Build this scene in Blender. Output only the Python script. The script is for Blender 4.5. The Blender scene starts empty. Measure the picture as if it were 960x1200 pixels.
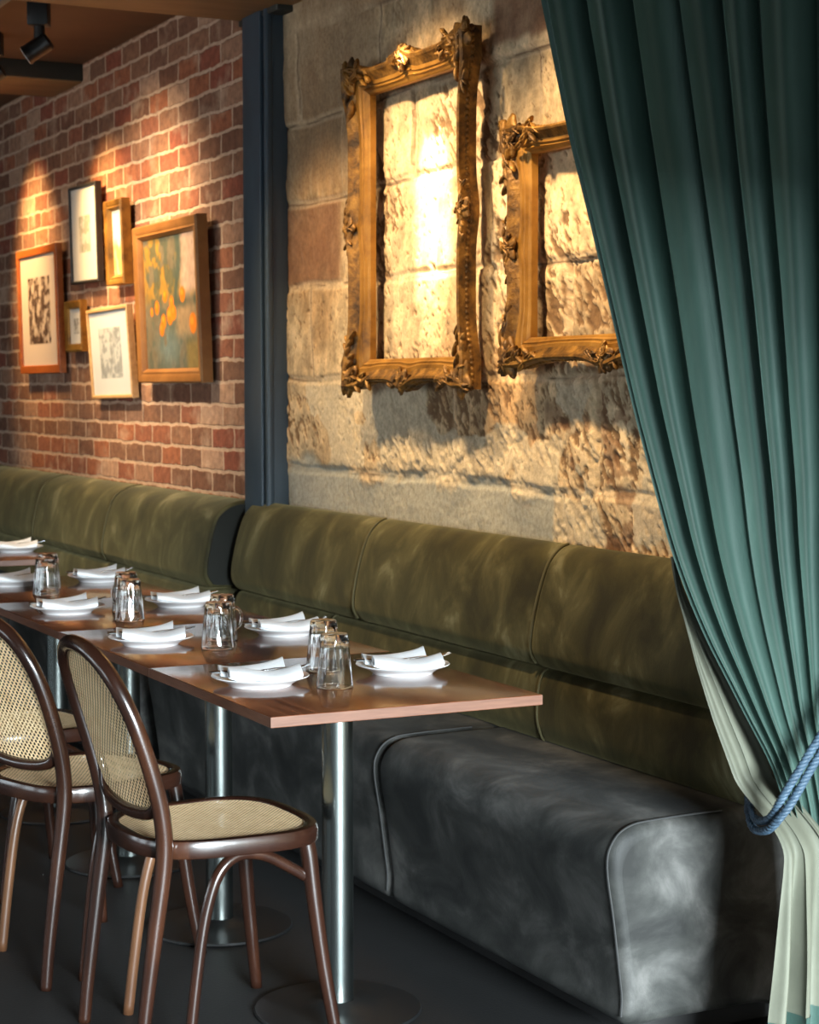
import bpy, math, random
import numpy as np
from mathutils import Vector, Matrix
random.seed(7); rng = np.random.default_rng(11)
sc = bpy.context.scene; COL = sc.collection
PI = math.pi

# ------------------------------------------------------------------ helpers
def lin(c):
    c = np.asarray(c, float) / 255.0
    return np.where(c <= 0.04045, c / 12.92, ((c + 0.055) / 1.055) ** 2.4)
def L4(c): return tuple(float(v) for v in lin(c)) + (1.0,)

class MB:
    """collects pieces of ONE mesh"""
    def __init__(s): s.v = []; s.f = []; s.uv = {}; s.n = 0
    def add(s, verts, faces):
        b = s.n; s.v.extend([tuple(map(float, p)) for p in verts]); s.n = len(s.v)
        s.f.extend([tuple(i + b for i in f) for f in faces]); return b
    def grid(s, P, closed_u=False, closed_v=False, flip=False):
        P = np.asarray(P, float); nu, nv = P.shape[:2]
        idx = np.arange(nu * nv).reshape(nu, nv); F = []
        for i in range(nu if closed_u else nu - 1):
            for j in range(nv if closed_v else nv - 1):
                a, b = idx[i, j], idx[(i + 1) % nu, j]
                c, d = idx[(i + 1) % nu, (j + 1) % nv], idx[i, (j + 1) % nv]
                F.append((a, d, c, b) if flip else (a, b, c, d))
        return s.add(P.reshape(-1, 3), F)
    def tube(s, pts, rad, seg=12, closed=False, cap=True, sub=0, flat=None):
        pts = [Vector(p) for p in pts]
        if not hasattr(rad, '__len__'): rad = [rad] * len(pts)
        rad = list(rad)
        if sub:
            pts, rad = spline(pts, rad, sub, closed)
        n = len(pts); T = []
        for i in range(n):
            a = pts[(i - 1) % n] if (closed or i > 0) else pts[i]
            b = pts[(i + 1) % n] if (closed or i < n - 1) else pts[i]
            T.append((b - a).normalized())
        ref = Vector((0, 0, 1)) if abs(T[0].z) < .9 else Vector((1, 0, 0))
        N = (ref - T[0] * ref.dot(T[0])).normalized(); V = []
        for i in range(n):
            N = (N - T[i] * N.dot(T[i])).normalized(); B = T[i].cross(N)
            fx, fy = flat if flat else (1, 1)
            for k in range(seg):
                a = 2 * PI * k / seg
                V.append(pts[i] + N * (math.cos(a) * rad[i] * fx) + B * (math.sin(a) * rad[i] * fy))
        F = []
        for i in range(n if closed else n - 1):
            for k in range(seg):
                F.append((i * seg + k, i * seg + (k + 1) % seg, ((i + 1) % n) * seg + (k + 1) % seg, ((i + 1) % n) * seg + k))
        if cap and not closed:
            F.append(tuple(range(seg))[::-1]); F.append(tuple((n - 1) * seg + k for k in range(seg)))
        s.add(V, F)
    def lathe(s, prof, c=(0, 0, 0), seg=32, mod=None, capb=False, capt=False):
        V = []
        for (r, z) in prof:
            for k in range(seg):
                a = 2 * PI * k / seg; rr = r * (mod(a, z) if mod else 1)
                V.append((c[0] + rr * math.cos(a), c[1] + rr * math.sin(a), c[2] + z))
        F = []; n = len(prof)
        for i in range(n - 1):
            for k in range(seg):
                F.append((i * seg + k, i * seg + (k + 1) % seg, (i + 1) * seg + (k + 1) % seg, (i + 1) * seg + k))
        if capb: F.append(tuple(range(seg))[::-1])
        if capt: F.append(tuple((n - 1) * seg + k for k in range(seg)))
        s.add(V, F)
    def box(s, lo, hi, bev=0.0):
        x0, y0, z0 = lo; x1, y1, z1 = hi
        if bev <= 0:
            V = [(x, y, z) for z in (z0, z1) for (x, y) in ((x0, y0), (x1, y0), (x1, y1), (x0, y1))]
            s.add(V, [(3, 2, 1, 0), (4, 5, 6, 7), (0, 1, 5, 4), (1, 2, 6, 5), (2, 3, 7, 6), (3, 0, 4, 7)]); return
        import bmesh
        bm = bmesh.new(); bmesh.ops.create_cube(bm, size=1)
        for v in bm.verts:
            v.co = ((x0 + x1) / 2 + v.co.x * (x1 - x0), (y0 + y1) / 2 + v.co.y * (y1 - y0), (z0 + z1) / 2 + v.co.z * (z1 - z0))
        bmesh.ops.bevel(bm, geom=bm.edges[:], offset=bev, segments=3, profile=.5, affect='EDGES')
        bm.verts.index_update()
        s.add([v.co for v in bm.verts], [tuple(v.index for v in f.verts) for f in bm.faces]); bm.free()
    def build(s, name, m, parent=None, smooth=True, angle=40, loc=None, rot=None, uv=None, col=None):
        me = bpy.data.meshes.new(name); me.from_pydata(s.v, [], s.f); me.validate(); me.update()
        if smooth:
            me.polygons.foreach_set('use_smooth', [True] * len(me.polygons))
            if angle and len(me.vertices) < 30000:
                try: me.set_sharp_from_angle(angle=math.radians(angle))
                except Exception: pass
        if uv is not None:
            l = me.uv_layers.new(name='UVMap'); vi = np.empty(len(me.loops), int); me.loops.foreach_get('vertex_index', vi)
            l.data.foreach_set('uv', np.asarray(uv, float)[vi].ravel())
        if col is not None:
            at = me.color_attributes.new('Col', 'FLOAT_COLOR', 'POINT')
            c = np.ones((len(me.vertices), 4)); c[:, :3] = col; at.data.foreach_set('color', c.ravel())
        me.materials.append(m)
        o = bpy.data.objects.new(name, me); COL.objects.link(o)
        if parent: o.parent = parent
        if loc: o.location = loc
        if rot: o.rotation_euler = rot
        return o

def spline(pts, rad, sub, closed=False):
    n = len(pts); P = []; R = []
    m = n if closed else n - 1
    for i in range(m):
        g = lambda k: pts[k % n] if closed else pts[min(max(k, 0), n - 1)]
        gr = lambda k: rad[k % n] if closed else rad[min(max(k, 0), n - 1)]
        p0, p1, p2, p3 = g(i - 1), g(i), g(i + 1), g(i + 2)
        for k in range(sub):
            t = k / sub
            P.append(0.5 * ((2 * p1) + (p2 - p0) * t + (2 * p0 - 5 * p1 + 4 * p2 - p3) * t * t + (3 * p1 - p0 - 3 * p2 + p3) * t ** 3))
            R.append(gr(i) * (1 - t) + gr(i + 1) * t)
    if not closed: P.append(pts[-1]); R.append(rad[-1])
    return P, R

def thing(name, label, cat, loc=(0, 0, 0), rz=0, group=None):
    o = bpy.data.objects.new(name, None); COL.objects.link(o); o.empty_display_size = .05
    o.location = loc; o.rotation_euler = (0, 0, rz); return tag(o, label, cat, group)
def tag(o, label, cat, group=None):
    o['label'] = label; o['category'] = cat
    if group: o['group'] = group
    return o
def struct(o): o['kind'] = 'structure'; return o
def dup(root, loc, rz, label, group=None):
    r = root.copy(); COL.objects.link(r); r.location = loc; r.rotation_euler = (0, 0, rz); r['label'] = label
    if group: r['group'] = group
    for ch in list(root.children):
        c = ch.copy(); COL.objects.link(c); c.parent = r
        for g in list(ch.children):
            d = g.copy(); COL.objects.link(d); d.parent = c
    return r

# value noise
def vnoise(x, y, seed=0):
    xi = np.floor(x).astype(np.int64); yi = np.floor(y).astype(np.int64); fx = x - xi; fy = y - yi
    fx = fx * fx * (3 - 2 * fx); fy = fy * fy * (3 - 2 * fy)
    def h(a, b):
        n = (a * 374761393 + b * 668265263 + seed * 982451653) & 0x7fffffff
        n = ((n ^ (n >> 13)) * 1274126177) & 0x7fffffff
        n = (n ^ (n >> 16)) & 0xffff
        return n / 65535.0
    return (h(xi, yi) * (1 - fx) + h(xi + 1, yi) * fx) * (1 - fy) + (h(xi, yi + 1) * (1 - fx) + h(xi + 1, yi + 1) * fx) * fy
def fbm(x, y, o=4, seed=0):
    t = 0; a = .5; s = 0
    for k in range(o): t = t + a * vnoise(x * 2 ** k + 17 * k, y * 2 ** k + 31 * k, seed + k); s += a; a *= .5
    return t / s
def sstep(a, b, x): t = np.clip((x - a) / (b - a), 0, 1); return t * t * (3 - 2 * t)

# ------------------------------------------------------------------ materials
def mk(name, color=(128, 128, 128), rough=.5, metal=0.0, **kw):
    m = bpy.data.materials.new(name); m.use_nodes = True; nt = m.node_tree; b = nt.nodes['Principled BSDF']
    b.inputs['Base Color'].default_value = L4(color); b.inputs['Roughness'].default_value = rough; b.inputs['Metallic'].default_value = metal
    for k, v in kw.items(): b.inputs[k].default_value = v
    return m, nt, b
def N(nt, t, **kw):
    n = nt.nodes.new(t)
    for k, v in kw.items():
        if k in n.inputs.keys(): n.inputs[k].default_value = v
        else: setattr(n, k, v)
    return n
def ramp(nt, fac, stops):
    r = nt.nodes.new('ShaderNodeValToRGB'); e = r.color_ramp.elements
    while len(e) < len(stops): e.new(.5)
    for q, (p, c) in zip(e, stops): q.position = p; q.color = L4(c)
    nt.links.new(fac, r.inputs['Fac']); return r
def coords(nt, scale=(1, 1, 1), kind='Object', rot=(0, 0, 0)):
    t = N(nt, 'ShaderNodeTexCoord'); mp = N(nt, 'ShaderNodeMapping'); mp.inputs['Scale'].default_value = scale; mp.inputs['Rotation'].default_value = rot
    nt.links.new(t.outputs[kind], mp.inputs['Vector']); return mp.outputs['Vector']
def noise(nt, vec, scale, detail=4, rough=.55, dist=0):
    n = N(nt, 'ShaderNodeTexNoise'); n.inputs['Scale'].default_value = scale; n.inputs['Detail'].default_value = detail
    n.inputs['Roughness'].default_value = rough; n.inputs['Distortion'].default_value = dist
    nt.links.new(vec, n.inputs['Vector']); return n
def bump(nt, b, h, strength=.3, dist=.01):
    u = N(nt, 'ShaderNodeBump'); u.inputs['Strength'].default_value = strength; u.inputs['Distance'].default_value = dist
    nt.links.new(h, u.inputs['Height']); nt.links.new(u.outputs['Normal'], b.inputs['Normal']); return u
def mottled(name, stops, scale=6, rough=.6, sc3=(1, 1, 1), bs=.15, bd=.004, bscale=None, detail=5, dist=.3, metal=0., **kw):
    m, nt, b = mk(name, rough=rough, metal=metal, **kw); v = coords(nt, sc3); n = noise(nt, v, scale, detail, .6, dist)
    r = ramp(nt, n.outputs['Fac'], stops); nt.links.new(r.outputs['Color'], b.inputs['Base Color'])
    if bs:
        n2 = noise(nt, v, bscale or scale * 6, 4); bump(nt, b, n2.outputs['Fac'], bs, bd)
    return m, nt, b

M = {}
M['floor'], nt, b = mottled('floor_dark', [(.3, (7, 8, 9)), (.6, (11, 12, 13)), (.85, (19, 21, 22))], 9, .6, bs=.25, bd=.003, bscale=120)
M['ceil'], _, _ = mottled('ceiling_brown', [(.3, (82, 54, 33)), (.7, (96, 66, 42))], 3, .7, bs=.05)
M['beam'], _, _ = mottled('beam_timber', [(.3, (130, 98, 62)), (.7, (150, 116, 76))], 4, .6, sc3=(1, 6, 6), bs=.1)
M['beamdark'], _, _ = mottled('beam_dark_paint', [(.3, (30, 33, 30)), (.7, (38, 41, 37))], 5, .55, bs=.08)
M['steel'], _, _ = mottled('column_paint', [(.3, (54, 68, 79)), (.7, (62, 77, 89))], 5, .42, bs=.06)
M['darkwall'], _, _ = mottled('dark_plaster', [(.3, (38, 34, 30)), (.7, (48, 44, 40))], 3, .8, bs=.1)

# brick
m, nt, b = mk('old_brick', rough=.88); uvn = N(nt, 'ShaderNodeUVMap')
nz = noise(nt, uvn.outputs['UV'], 11, 5, .65); sub = N(nt, 'ShaderNodeVectorMath', operation='SUBTRACT'); sub.inputs[1].default_value = (.5, .5, .5)
scl = N(nt, 'ShaderNodeVectorMath', operation='SCALE'); scl.inputs['Scale'].default_value = .034
add = N(nt, 'ShaderNodeVectorMath', operation='ADD')
nt.links.new(nz.outputs['Color'], sub.inputs[0]); nt.links.new(sub.outputs[0], scl.inputs[0]); nt.links.new(uvn.outputs['UV'], add.inputs[0]); nt.links.new(scl.outputs[0], add.inputs[1])
bk = N(nt, 'ShaderNodeTexBrick'); bk.inputs['Scale'].default_value = 1; bk.inputs['Brick Width'].default_value = .238; bk.inputs['Row Height'].default_value = .0858
bk.inputs['Mortar Size'].default_value = 0.0085; bk.inputs['Mortar Smooth'].default_value = .35; bk.offset = .5
bk.inputs['Color1'].default_value = (0, 0, 0, 1); bk.inputs['Color2'].default_value = (1, 1, 1, 1); bk.inputs['Mortar'].default_value = (.5, .5, .5, 1); bk.inputs['Bias'].default_value = 0
nt.links.new(add.outputs[0], bk.inputs['Vector'])
cr = ramp(nt, bk.outputs['Color'], [(0, (126, 86, 66)), (.16, (134, 96, 76)), (.34, (152, 94, 70)), (.5, (148, 106, 82)), (.64, (162, 100, 70)), (.76, (166, 126, 102)), (.86, (146, 82, 62)), (.94, (186, 150, 126))])
cr.color_ramp.interpolation = 'CONSTANT'
n2 = noise(nt, uvn.outputs['UV'], 26, 6, .65); n3 = noise(nt, uvn.outputs['UV'], 5, 5, .6)
mx = N(nt, 'ShaderNodeMix', data_type='RGBA', blend_type='MULTIPLY'); mx.inputs['Factor'].default_value = .65
r2 = ramp(nt, n2.outputs['Fac'], [(.3, (136, 122, 114)), (.65, (255, 250, 245))])
nt.links.new(cr.outputs['Color'], mx.inputs['A']); nt.links.new(r2.outputs['Color'], mx.inputs['B'])
# mortar smears over the bricks
mr = N(nt, 'ShaderNodeMapRange'); mr.inputs['From Min'].default_value = .54; mr.inputs['From Max'].default_value = .70; mr.inputs['To Max'].default_value = .6
nt.links.new(n3.outputs['Fac'], mr.inputs['Value'])
mm = N(nt, 'ShaderNodeMath', operation='MAXIMUM'); nt.links.new(mr.outputs['Result'], mm.inputs[0]); nt.links.new(bk.outputs['Fac'], mm.inputs[1])
rm = ramp(nt, n2.outputs['Fac'], [(.3, (172, 142, 120)), (.7, (204, 176, 152))])
mx2 = N(nt, 'ShaderNodeMix', data_type='RGBA'); nt.links.new(mm.outputs[0], mx2.inputs['Factor']); nt.links.new(mx.outputs['Result'], mx2.inputs['A']); nt.links.new(rm.outputs['Color'], mx2.inputs['B'])
nt.links.new(mx2.outputs['Result'], b.inputs['Base Color'])
hs = N(nt, 'ShaderNodeMath', operation='MULTIPLY_ADD'); hs.inputs[1].default_value = -1.0
nh = N(nt, 'ShaderNodeMath', operation='MULTIPLY'); nh.inputs[1].default_value = .7; nt.links.new(n2.outputs['Fac'], nh.inputs[0])
nt.links.new(bk.outputs['Fac'], hs.inputs[0]); nt.links.new(nh.outputs[0], hs.inputs[2]); bump(nt, b, hs.outputs[0], .8, .012)
M['brick'] = m

# sandstone (vertex colour + fine grain)
m, nt, b = mk('sandstone', rough=.92); at = N(nt, 'ShaderNodeAttribute'); at.attribute_name = 'Col'
v = coords(nt); n1 = noise(nt, v, 70, 6, .65); r1 = ramp(nt, n1.outputs['Fac'], [(.28, (168, 160, 150)), (.6, (255, 255, 255))])
mx = N(nt, 'ShaderNodeMix', data_type='RGBA', blend_type='MULTIPLY'); mx.inputs['Factor'].default_value = .55
nt.links.new(at.outputs['Color'], mx.inputs['A']); nt.links.new(r1.outputs['Color'], mx.inputs['B']); nt.links.new(mx.outputs['Result'], b.inputs['Base Color'])
bump(nt, b, n1.outputs['Fac'], .42, .004); M['stone'] = m

def velvet(name, stops, scale, sheen, tint, rough=.7, sc3=(1, 1, 1), dist=.8, spec=.25):
    m, nt, b = mk(name, rough=rough); b.inputs['Specular IOR Level'].default_value = spec
    b.inputs['Sheen Weight'].default_value = sheen; b.inputs['Sheen Roughness'].default_value = .35; b.inputs['Sheen Tint'].default_value = L4(tint)
    v = coords(nt, sc3); n = noise(nt, v, scale, 6, .58, dist); r = ramp(nt, n.outputs['Fac'], stops); nt.links.new(r.outputs['Color'], b.inputs['Base Color'])
    n2 = noise(nt, v, 260, 3); bump(nt, b, n2.outputs['Fac'], .22, .002); return m
M['olive'] = velvet('olive_velvet', [(.36, (44, 41, 24)), (.5, (63, 59, 35)), (.60, (83, 78, 50)), (.72, (124, 119, 90))], 6.5, .55, (176, 166, 122), sc3=(1, 1, .7), dist=.5)  # pale stops put the sheen of the crushed nap into the colour
M['piping'] = velvet('olive_piping', [(.3, (80, 75, 50)), (.7, (98, 92, 64))], 5, .3, (170, 165, 120))
M['leather'] = velvet('charcoal_leather', [(.36, (30, 31, 30)), (.48, (47, 48, 46)), (.58, (66, 66, 64)), (.74, (98, 97, 94))], 6.5, .05, (150, 156, 160), rough=.62, sc3=(1, .7, 1), dist=.5, spec=.3)
M['leatherpipe'], _, _ = mk('charcoal_seam', (40, 41, 41), .6)
M['plinth'], _, _ = mk('black_plinth', (14, 14, 14), .7)
M['curtain'] = velvet('teal_velvet', [(.3, (40, 61, 55)), (.55, (48, 71, 64)), (.8, (61, 84, 77))], 7, .6, (170, 186, 178), rough=.65, sc3=(1, 1, .35), dist=.3, spec=.3)
M['lining'], _, _ = mottled('sage_lining', [(.3, (80, 82, 70)), (.7, (91, 93, 80))], 9, .75, bs=.1, bscale=200, bd=.001)
M['rope'], _, _ = mottled('blue_cord', [(.3, (36, 55, 72)), (.7, (66, 88, 106))], 60, .6, bs=.3, bscale=300, bd=.002)
M['brass'], _, _ = mk('hook_brass', (150, 120, 70), .35, 1.0)

# walnut table
m, nt, b = mk('walnut_top', rough=.15); b.inputs['Specular IOR Level'].default_value = .6
v = coords(nt, (14, 1.2, 14)); n = noise(nt, v, 3.2, 6, .6, .6); r = ramp(nt, n.outputs['Fac'], [(.3, (80, 46, 30)), (.5, (102, 60, 39)), (.72, (122, 75, 50))])
nt.links.new(r.outputs['Color'], b.inputs['Base Color']); n2 = noise(nt, v, 9, 3); bump(nt, b, n2.outputs['Fac'], .04, .002); M['walnut'] = m
M['edge'], _, _ = mottled('walnut_edge_lit', [(.3, (98, 66, 51)), (.7, (122, 84, 66))], 5, .45, sc3=(2, 2, 30), bs=.05)  # edge tone paler than the top: window light put into the colour
M['brushed'], nt, b = mottled('brushed_steel', [(.3, (136, 144, 142)), (.7, (142, 150, 148))], 8, .24, bs=0, metal=1.0)
b.inputs['Anisotropic'].default_value = .3
M['cutlery'], _, _ = mk('polished_steel', (200, 202, 204), .14, 1.0)
M['china'], _, _ = mk('white_china', (236, 238, 240), .16, **{'Coat Weight': .3})
M['linen'], nt, b = mottled('white_linen', [(.3, (226, 230, 234)), (.7, (240, 243, 245))], 12, .85, bs=.25, bscale=500, bd=.001)
m, nt, b = mk('clear_glass', (250, 252, 252), .01); b.inputs['Transmission Weight'].default_value = 1; b.inputs['IOR'].default_value = 1.47; M['glass'] = m
M['bentwood'], nt, b = mottled('dark_bentwood', [(.3, (28, 15, 11)), (.55, (43, 23, 15)), (.8, (70, 41, 26))], 3, .24, sc3=(3, 3, .8), bs=.04)
b.inputs['Coat Weight'].default_value = .4; b.inputs['Coat Roughness'].default_value = .18
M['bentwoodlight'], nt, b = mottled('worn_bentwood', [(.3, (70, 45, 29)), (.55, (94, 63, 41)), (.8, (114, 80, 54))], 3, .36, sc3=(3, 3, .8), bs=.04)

def cane(name, p, r, holes=True):
    m, nt, b = mk(name, (200, 176, 136), .8); uv = N(nt, 'ShaderNodeUVMap'); mp = N(nt, 'ShaderNodeVectorMath', operation='SCALE'); mp.inputs['Scale'].default_value = 1 / p
    nt.links.new(uv.outputs['UV'], mp.inputs[0])
    def dist(off):
        a = N(nt, 'ShaderNodeVectorMath', operation='ADD'); a.inputs[1].default_value = (off, off, 0); nt.links.new(mp.outputs[0], a.inputs[0])
        f = N(nt, 'ShaderNodeVectorMath', operation='FRACTION'); nt.links.new(a.outputs[0], f.inputs[0])
        s = N(nt, 'ShaderNodeVectorMath', operation='SUBTRACT'); s.inputs[1].default_value = (.5, .5, 0); nt.links.new(f.outputs[0], s.inputs[0])
        z = N(nt, 'ShaderNodeVectorMath', operation='MULTIPLY'); z.inputs[1].default_value = (1, 1, 0); nt.links.new(s.outputs[0], z.inputs[0])
        l = N(nt, 'ShaderNodeVectorMath', operation='LENGTH'); nt.links.new(z.outputs[0], l.inputs[0]); return l.outputs['Value']
    mn = N(nt, 'ShaderNodeMath', operation='MINIMUM'); nt.links.new(dist(0), mn.inputs[0]); nt.links.new(dist(.5), mn.inputs[1])
    lt = N(nt, 'ShaderNodeMath', operation='GREATER_THAN'); lt.inputs[1].default_value = r; nt.links.new(mn.outputs[0], lt.inputs[0])
    nt.links.new(lt.outputs[0], b.inputs['Alpha'])
    n = noise(nt, mp.outputs[0], .45, 3); rr = ramp(nt, n.outputs['Fac'], [(.3, (226, 192, 144)), (.7, (248, 218, 172))])
    nt.links.new(rr.outputs['Color'], b.inputs['Base Color']); bump(nt, b, mn.outputs[0], .5, .003); return m
M['cane'] = cane('cane_webbing', .0155, .225)
M['caneseat'] = cane('cane_seat_webbing', .012, .16)

M['gilt'], nt, b = mottled('worn_gilt', [(.30, (78, 50, 20)), (.45, (140, 98, 38)), (.68, (172, 126, 56))], 8, .45, bs=.3, bscale=60, bd=.004, metal=.35)
M['giltdark'], nt, b = mottled('worn_gilt_carving', [(.32, (56, 38, 17)), (.5, (116, 81, 33)), (.72, (170, 126, 58))], 24, .5, bs=.5, bscale=90, bd=.006, metal=.3)
M['orangewood'], _, _ = mottled('orange_wood', [(.3, (150, 76, 30)), (.7, (178, 98, 42))], 4, .4, sc3=(8, 1, 8), bs=.05)
M['oak'], _, _ = mottled('gilded_oak', [(.3, (128, 84, 42)), (.7, (166, 116, 64))], 6, .4, bs=.15, metal=.15)
M['palewood'], _, _ = mottled('pale_wood', [(.3, (180, 140, 92)), (.7, (204, 166, 118))], 5, .45, sc3=(8, 1, 8), bs=.05)
M['blackframe'], _, _ = mk('dark_thin_frame', (44, 42, 42), .4)
M['mat'], _, _ = mk('mat_board', (228, 222, 214), .85)
M['black'], _, _ = mk('black_metal', (14, 15, 16), .45)
M['railgrey'], _, _ = mk('grey_rail', (92, 102, 106), .45, .3)
m, nt, b = mk('lamp_lens', (210, 215, 220), .25); M['lens'] = m
def attrmat(name, rough):
    m, nt, b = mk(name, rough=rough); at = N(nt, 'ShaderNodeAttribute'); at.attribute_name = 'Col'; nt.links.new(at.outputs['Color'], b.inputs['Base Color']); return m
M['art'] = attrmat('artwork_paint', .5); M['print'] = attrmat('artwork_print', .12)

# ------------------------------------------------------------------ room
WX = 2.62
def slab(name, lo, hi, m, bev=0): mb = MB(); mb.box(lo, hi, bev); return struct(mb.build(name, M[m], smooth=bev > 0))
slab('floor', (-4, -14, -.1), (2.9, 14, 0), 'floor')
slab('ceiling', (-4, -1.8, 2.9), (2.9, 14, 3.0), 'ceil')
slab('wall_far', (-4, 14, 0), (2.9, 14.15, 2.9), 'darkwall')
slab('wall_left', (-4.15, -1.8, 0), (-4, 14, 2.9), 'darkwall')
slab('wall_front', (-4, -1.95, 1.75), (2.9, -1.8, 2.9), 'darkwall')          # lintel over the open shopfront behind the camera
M['fill_pane'], nt, b = mk('glowing_fill_pane', (200, 210, 215), .3); b.inputs['Emission Color'].default_value = (.8, .92, 1, 1); b.inputs['Emission Strength'].default_value = 6.0
for k, yw in enumerate((3.4, 6.0, 8.6)):  # glowing windows added on the unseen left wall to brighten the chair backs
    mb = MB(); mb.box((-4.0, yw - .9, .8), (-3.99, yw + .9, 2.0)); pn = MB(); pn.box((-4, 0, 0), (-3.9, 1, 1))
    fr = MB()
    for lo, hi in (((-4, yw - .96, .74), (-3.95, yw + .96, .80)), ((-4, yw - .96, 2.0), (-3.95, yw + .96, 2.06)), ((-4, yw - .96, .8), (-3.95, yw - .9, 2.0)), ((-4, yw + .9, .8), (-3.95, yw + .96, 2.0)), ((-4, yw - .02, .8), (-3.955, yw + .02, 2.0))): fr.box(lo, hi, .004)
    f_ = struct(fr.build('fill_window_%d' % (k + 1), M['beamdark'])); mb.build('fill_pane', M['fill_pane'], f_, smooth=False)
# brick wall
mb = MB(); y0, y1 = 6.19, 14.0
V = [(WX, y0, 0), (WX, y1, 0), (WX, y1, 2.9), (WX, y0, 2.9)]
mb.add(V, [(0, 3, 2, 1)]); mb.box((WX + .001, y0, 0), (WX + .25, y1, 2.9))
uv = [(p[1] + .07, p[2] + .03) for p in mb.v]
struct(mb.build('wall_brick', M['brick'], smooth=False, uv=uv)).name = 'wall_back'
# sandstone wall as a real relief
ys = np.concatenate([np.arange(-1.8, 3.3, .1), np.arange(3.3, 6.19, 0.0052), [6.19]]); zs = np.concatenate([np.arange(0, .93, .06), np.arange(.93, 2.6, .0052), np.arange(2.61, 2.9, .03), [2.9]])
Y, Z = np.meshgrid(ys, zs, indexing='ij')
wob = .018 * (fbm(Y * 3, Z * 3, 3, 5) - .5) * 2
hz = [.53, .83, 1.13, 1.437, 1.745, 2.037, 2.31, 2.62]
vj = {0: [3.9, 4.6, 5.3], 1: [3.7, 4.32, 5.0, 5.7], 2: [4.15, 4.93, 5.63], 3: [4.3, 5.30, 5.98], 4: [4.05, 4.70, 5.07, 5.71], 5: [4.45, 5.2, 5.72], 6: [4.2, 4.71, 5.45, 6.07]}
dj = np.full(Y.shape, 9.); course = np.zeros(Y.shape, int); block = np.zeros(Y.shape, int)
for k, z in enumerate(hz): dj = np.minimum(dj, abs(Z + wob - z)); course += (Z + wob > z)
for c, L in vj.items():
    sel = course == c + 1
    for q in L:
        d = abs(Y + wob * 1.4 - q); dj = np.where(sel, np.minimum(dj, d), dj); block = np.where(sel & (Y + wob * 1.4 > q), block + 1, block)
bid = course * 17 + block
brand = vnoise(bid * 1.0 + .0, bid * 0 + 3.0, 9)
big = fbm(Y * 2.2, Z * 2.2, 4, 21); med = fbm(Y * 9, Z * 9, 4, 33)
ca, sa = math.cos(.95), math.sin(.95); a_ = Y * ca + Z * sa; b_ = -Y * sa + Z * ca
ch = fbm(a_ * 20, b_ * 62, 3, 51); ch2 = fbm(a_ * 50, b_ * 90, 3, 61)
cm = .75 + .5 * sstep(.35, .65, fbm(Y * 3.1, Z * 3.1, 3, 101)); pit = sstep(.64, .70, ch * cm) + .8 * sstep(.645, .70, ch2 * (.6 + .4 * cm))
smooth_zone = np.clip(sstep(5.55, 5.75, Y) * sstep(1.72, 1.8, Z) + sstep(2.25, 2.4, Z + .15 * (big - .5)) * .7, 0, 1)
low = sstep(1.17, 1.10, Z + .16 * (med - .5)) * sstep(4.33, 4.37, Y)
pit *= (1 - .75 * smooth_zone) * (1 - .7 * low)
jw = .009 + .012 * fbm(Y * 5, Z * 5, 2, 71); jm = 1 - sstep(jw * .5, jw * 1.3, dj)
scr0 = fbm(Y * 60, Z * 9, 3, 131) - .5; h = (brand - .5) * .016 + (big - .5) * .020 + (med - .5) * .012 + scr0 * .002 - pit * .0048 - jm * .005 - low * .006
h = np.minimum(np.where(Z < 1.04, np.minimum(h, .004), h), .019); X = WX - .006 - h
base = np.array([204, 178, 140.]); C = np.ones(Y.shape + (3,)) * base
def mixc(C, col, f): return C * (1 - f[..., None]) + np.array(col, float) * f[..., None]
C = mixc(C, (214, 192, 156), sstep(.5, .75, big)); C = mixc(C, (170, 136, 96), sstep(.5, .2, big) * .8)
C = C * (1 + (brand[..., None] - .5) * .22)
C = C * (1 + (fbm(Y * 26, Z * 20, 4, 121)[..., None] - .5) * .55); scr = sstep(.60, .68, fbm(Y * 60, Z * 9, 3, 131)) * (.35 + .65 * smooth_zone) * (1 - low); C = mixc(C, (228, 206, 172), scr * .30)
C = mixc(C, (104, 74, 46), np.clip(pit, 0, 1) * .75)  # shade of the shallow pits put into the colour
C = mixc(C, (172, 130, 88), smooth_zone * sstep(.4, .7, med) * .4)
red = sstep(5.72, 5.78, Y) * sstep(1.745, 1.78, Z) * sstep(2.06, 2.02, Z) + sstep(2.33, 2.36, Z + .08 * (med - .5)) * sstep(4.70, 4.66, Y)
C = mixc(C, (122, 82, 58), np.clip(red * (.6 + .5 * med), 0, 1) * .9)
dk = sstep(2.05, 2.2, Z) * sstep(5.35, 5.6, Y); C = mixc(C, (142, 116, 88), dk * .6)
C = mixc(C, (218, 194, 160), jm * .55); C = mixc(C, (96, 74, 54), np.exp(-(dj / .0035) ** 2) * sstep(.4, .55, fbm(Y * 6, Z * 6, 3, 111)) * .75)
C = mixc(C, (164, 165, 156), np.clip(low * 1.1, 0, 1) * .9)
stain = sstep(.575, .61, fbm(Y * 12, Z * 12, 4, 81)) * sstep(1.45, 1.3, Z) * sstep(4.6, 4.3, Y)
C = mixc(C, (112, 74, 50), stain * .45)
pat = sstep(.535, .55, fbm(Y * 4.2, Z * 4.2, 4, 91)) * sstep(1.45, 1.40, Z) * (1 - low)
C = mixc(C, (214, 200, 172), pat * .75)
pale = np.exp(-((Y - 4.15 - .5 * wob) / .022) ** 2) * sstep(1.14, 1.16, Z) * sstep(1.43, 1.38, Z); C = mixc(C, (232, 208, 168), pale * .9)
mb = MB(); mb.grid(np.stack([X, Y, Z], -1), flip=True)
struct(mb.build('wall_right', M['stone'], smooth=True, angle=None, col=lin(np.clip(C.reshape(-1, 3), 0, 255))))

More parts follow.
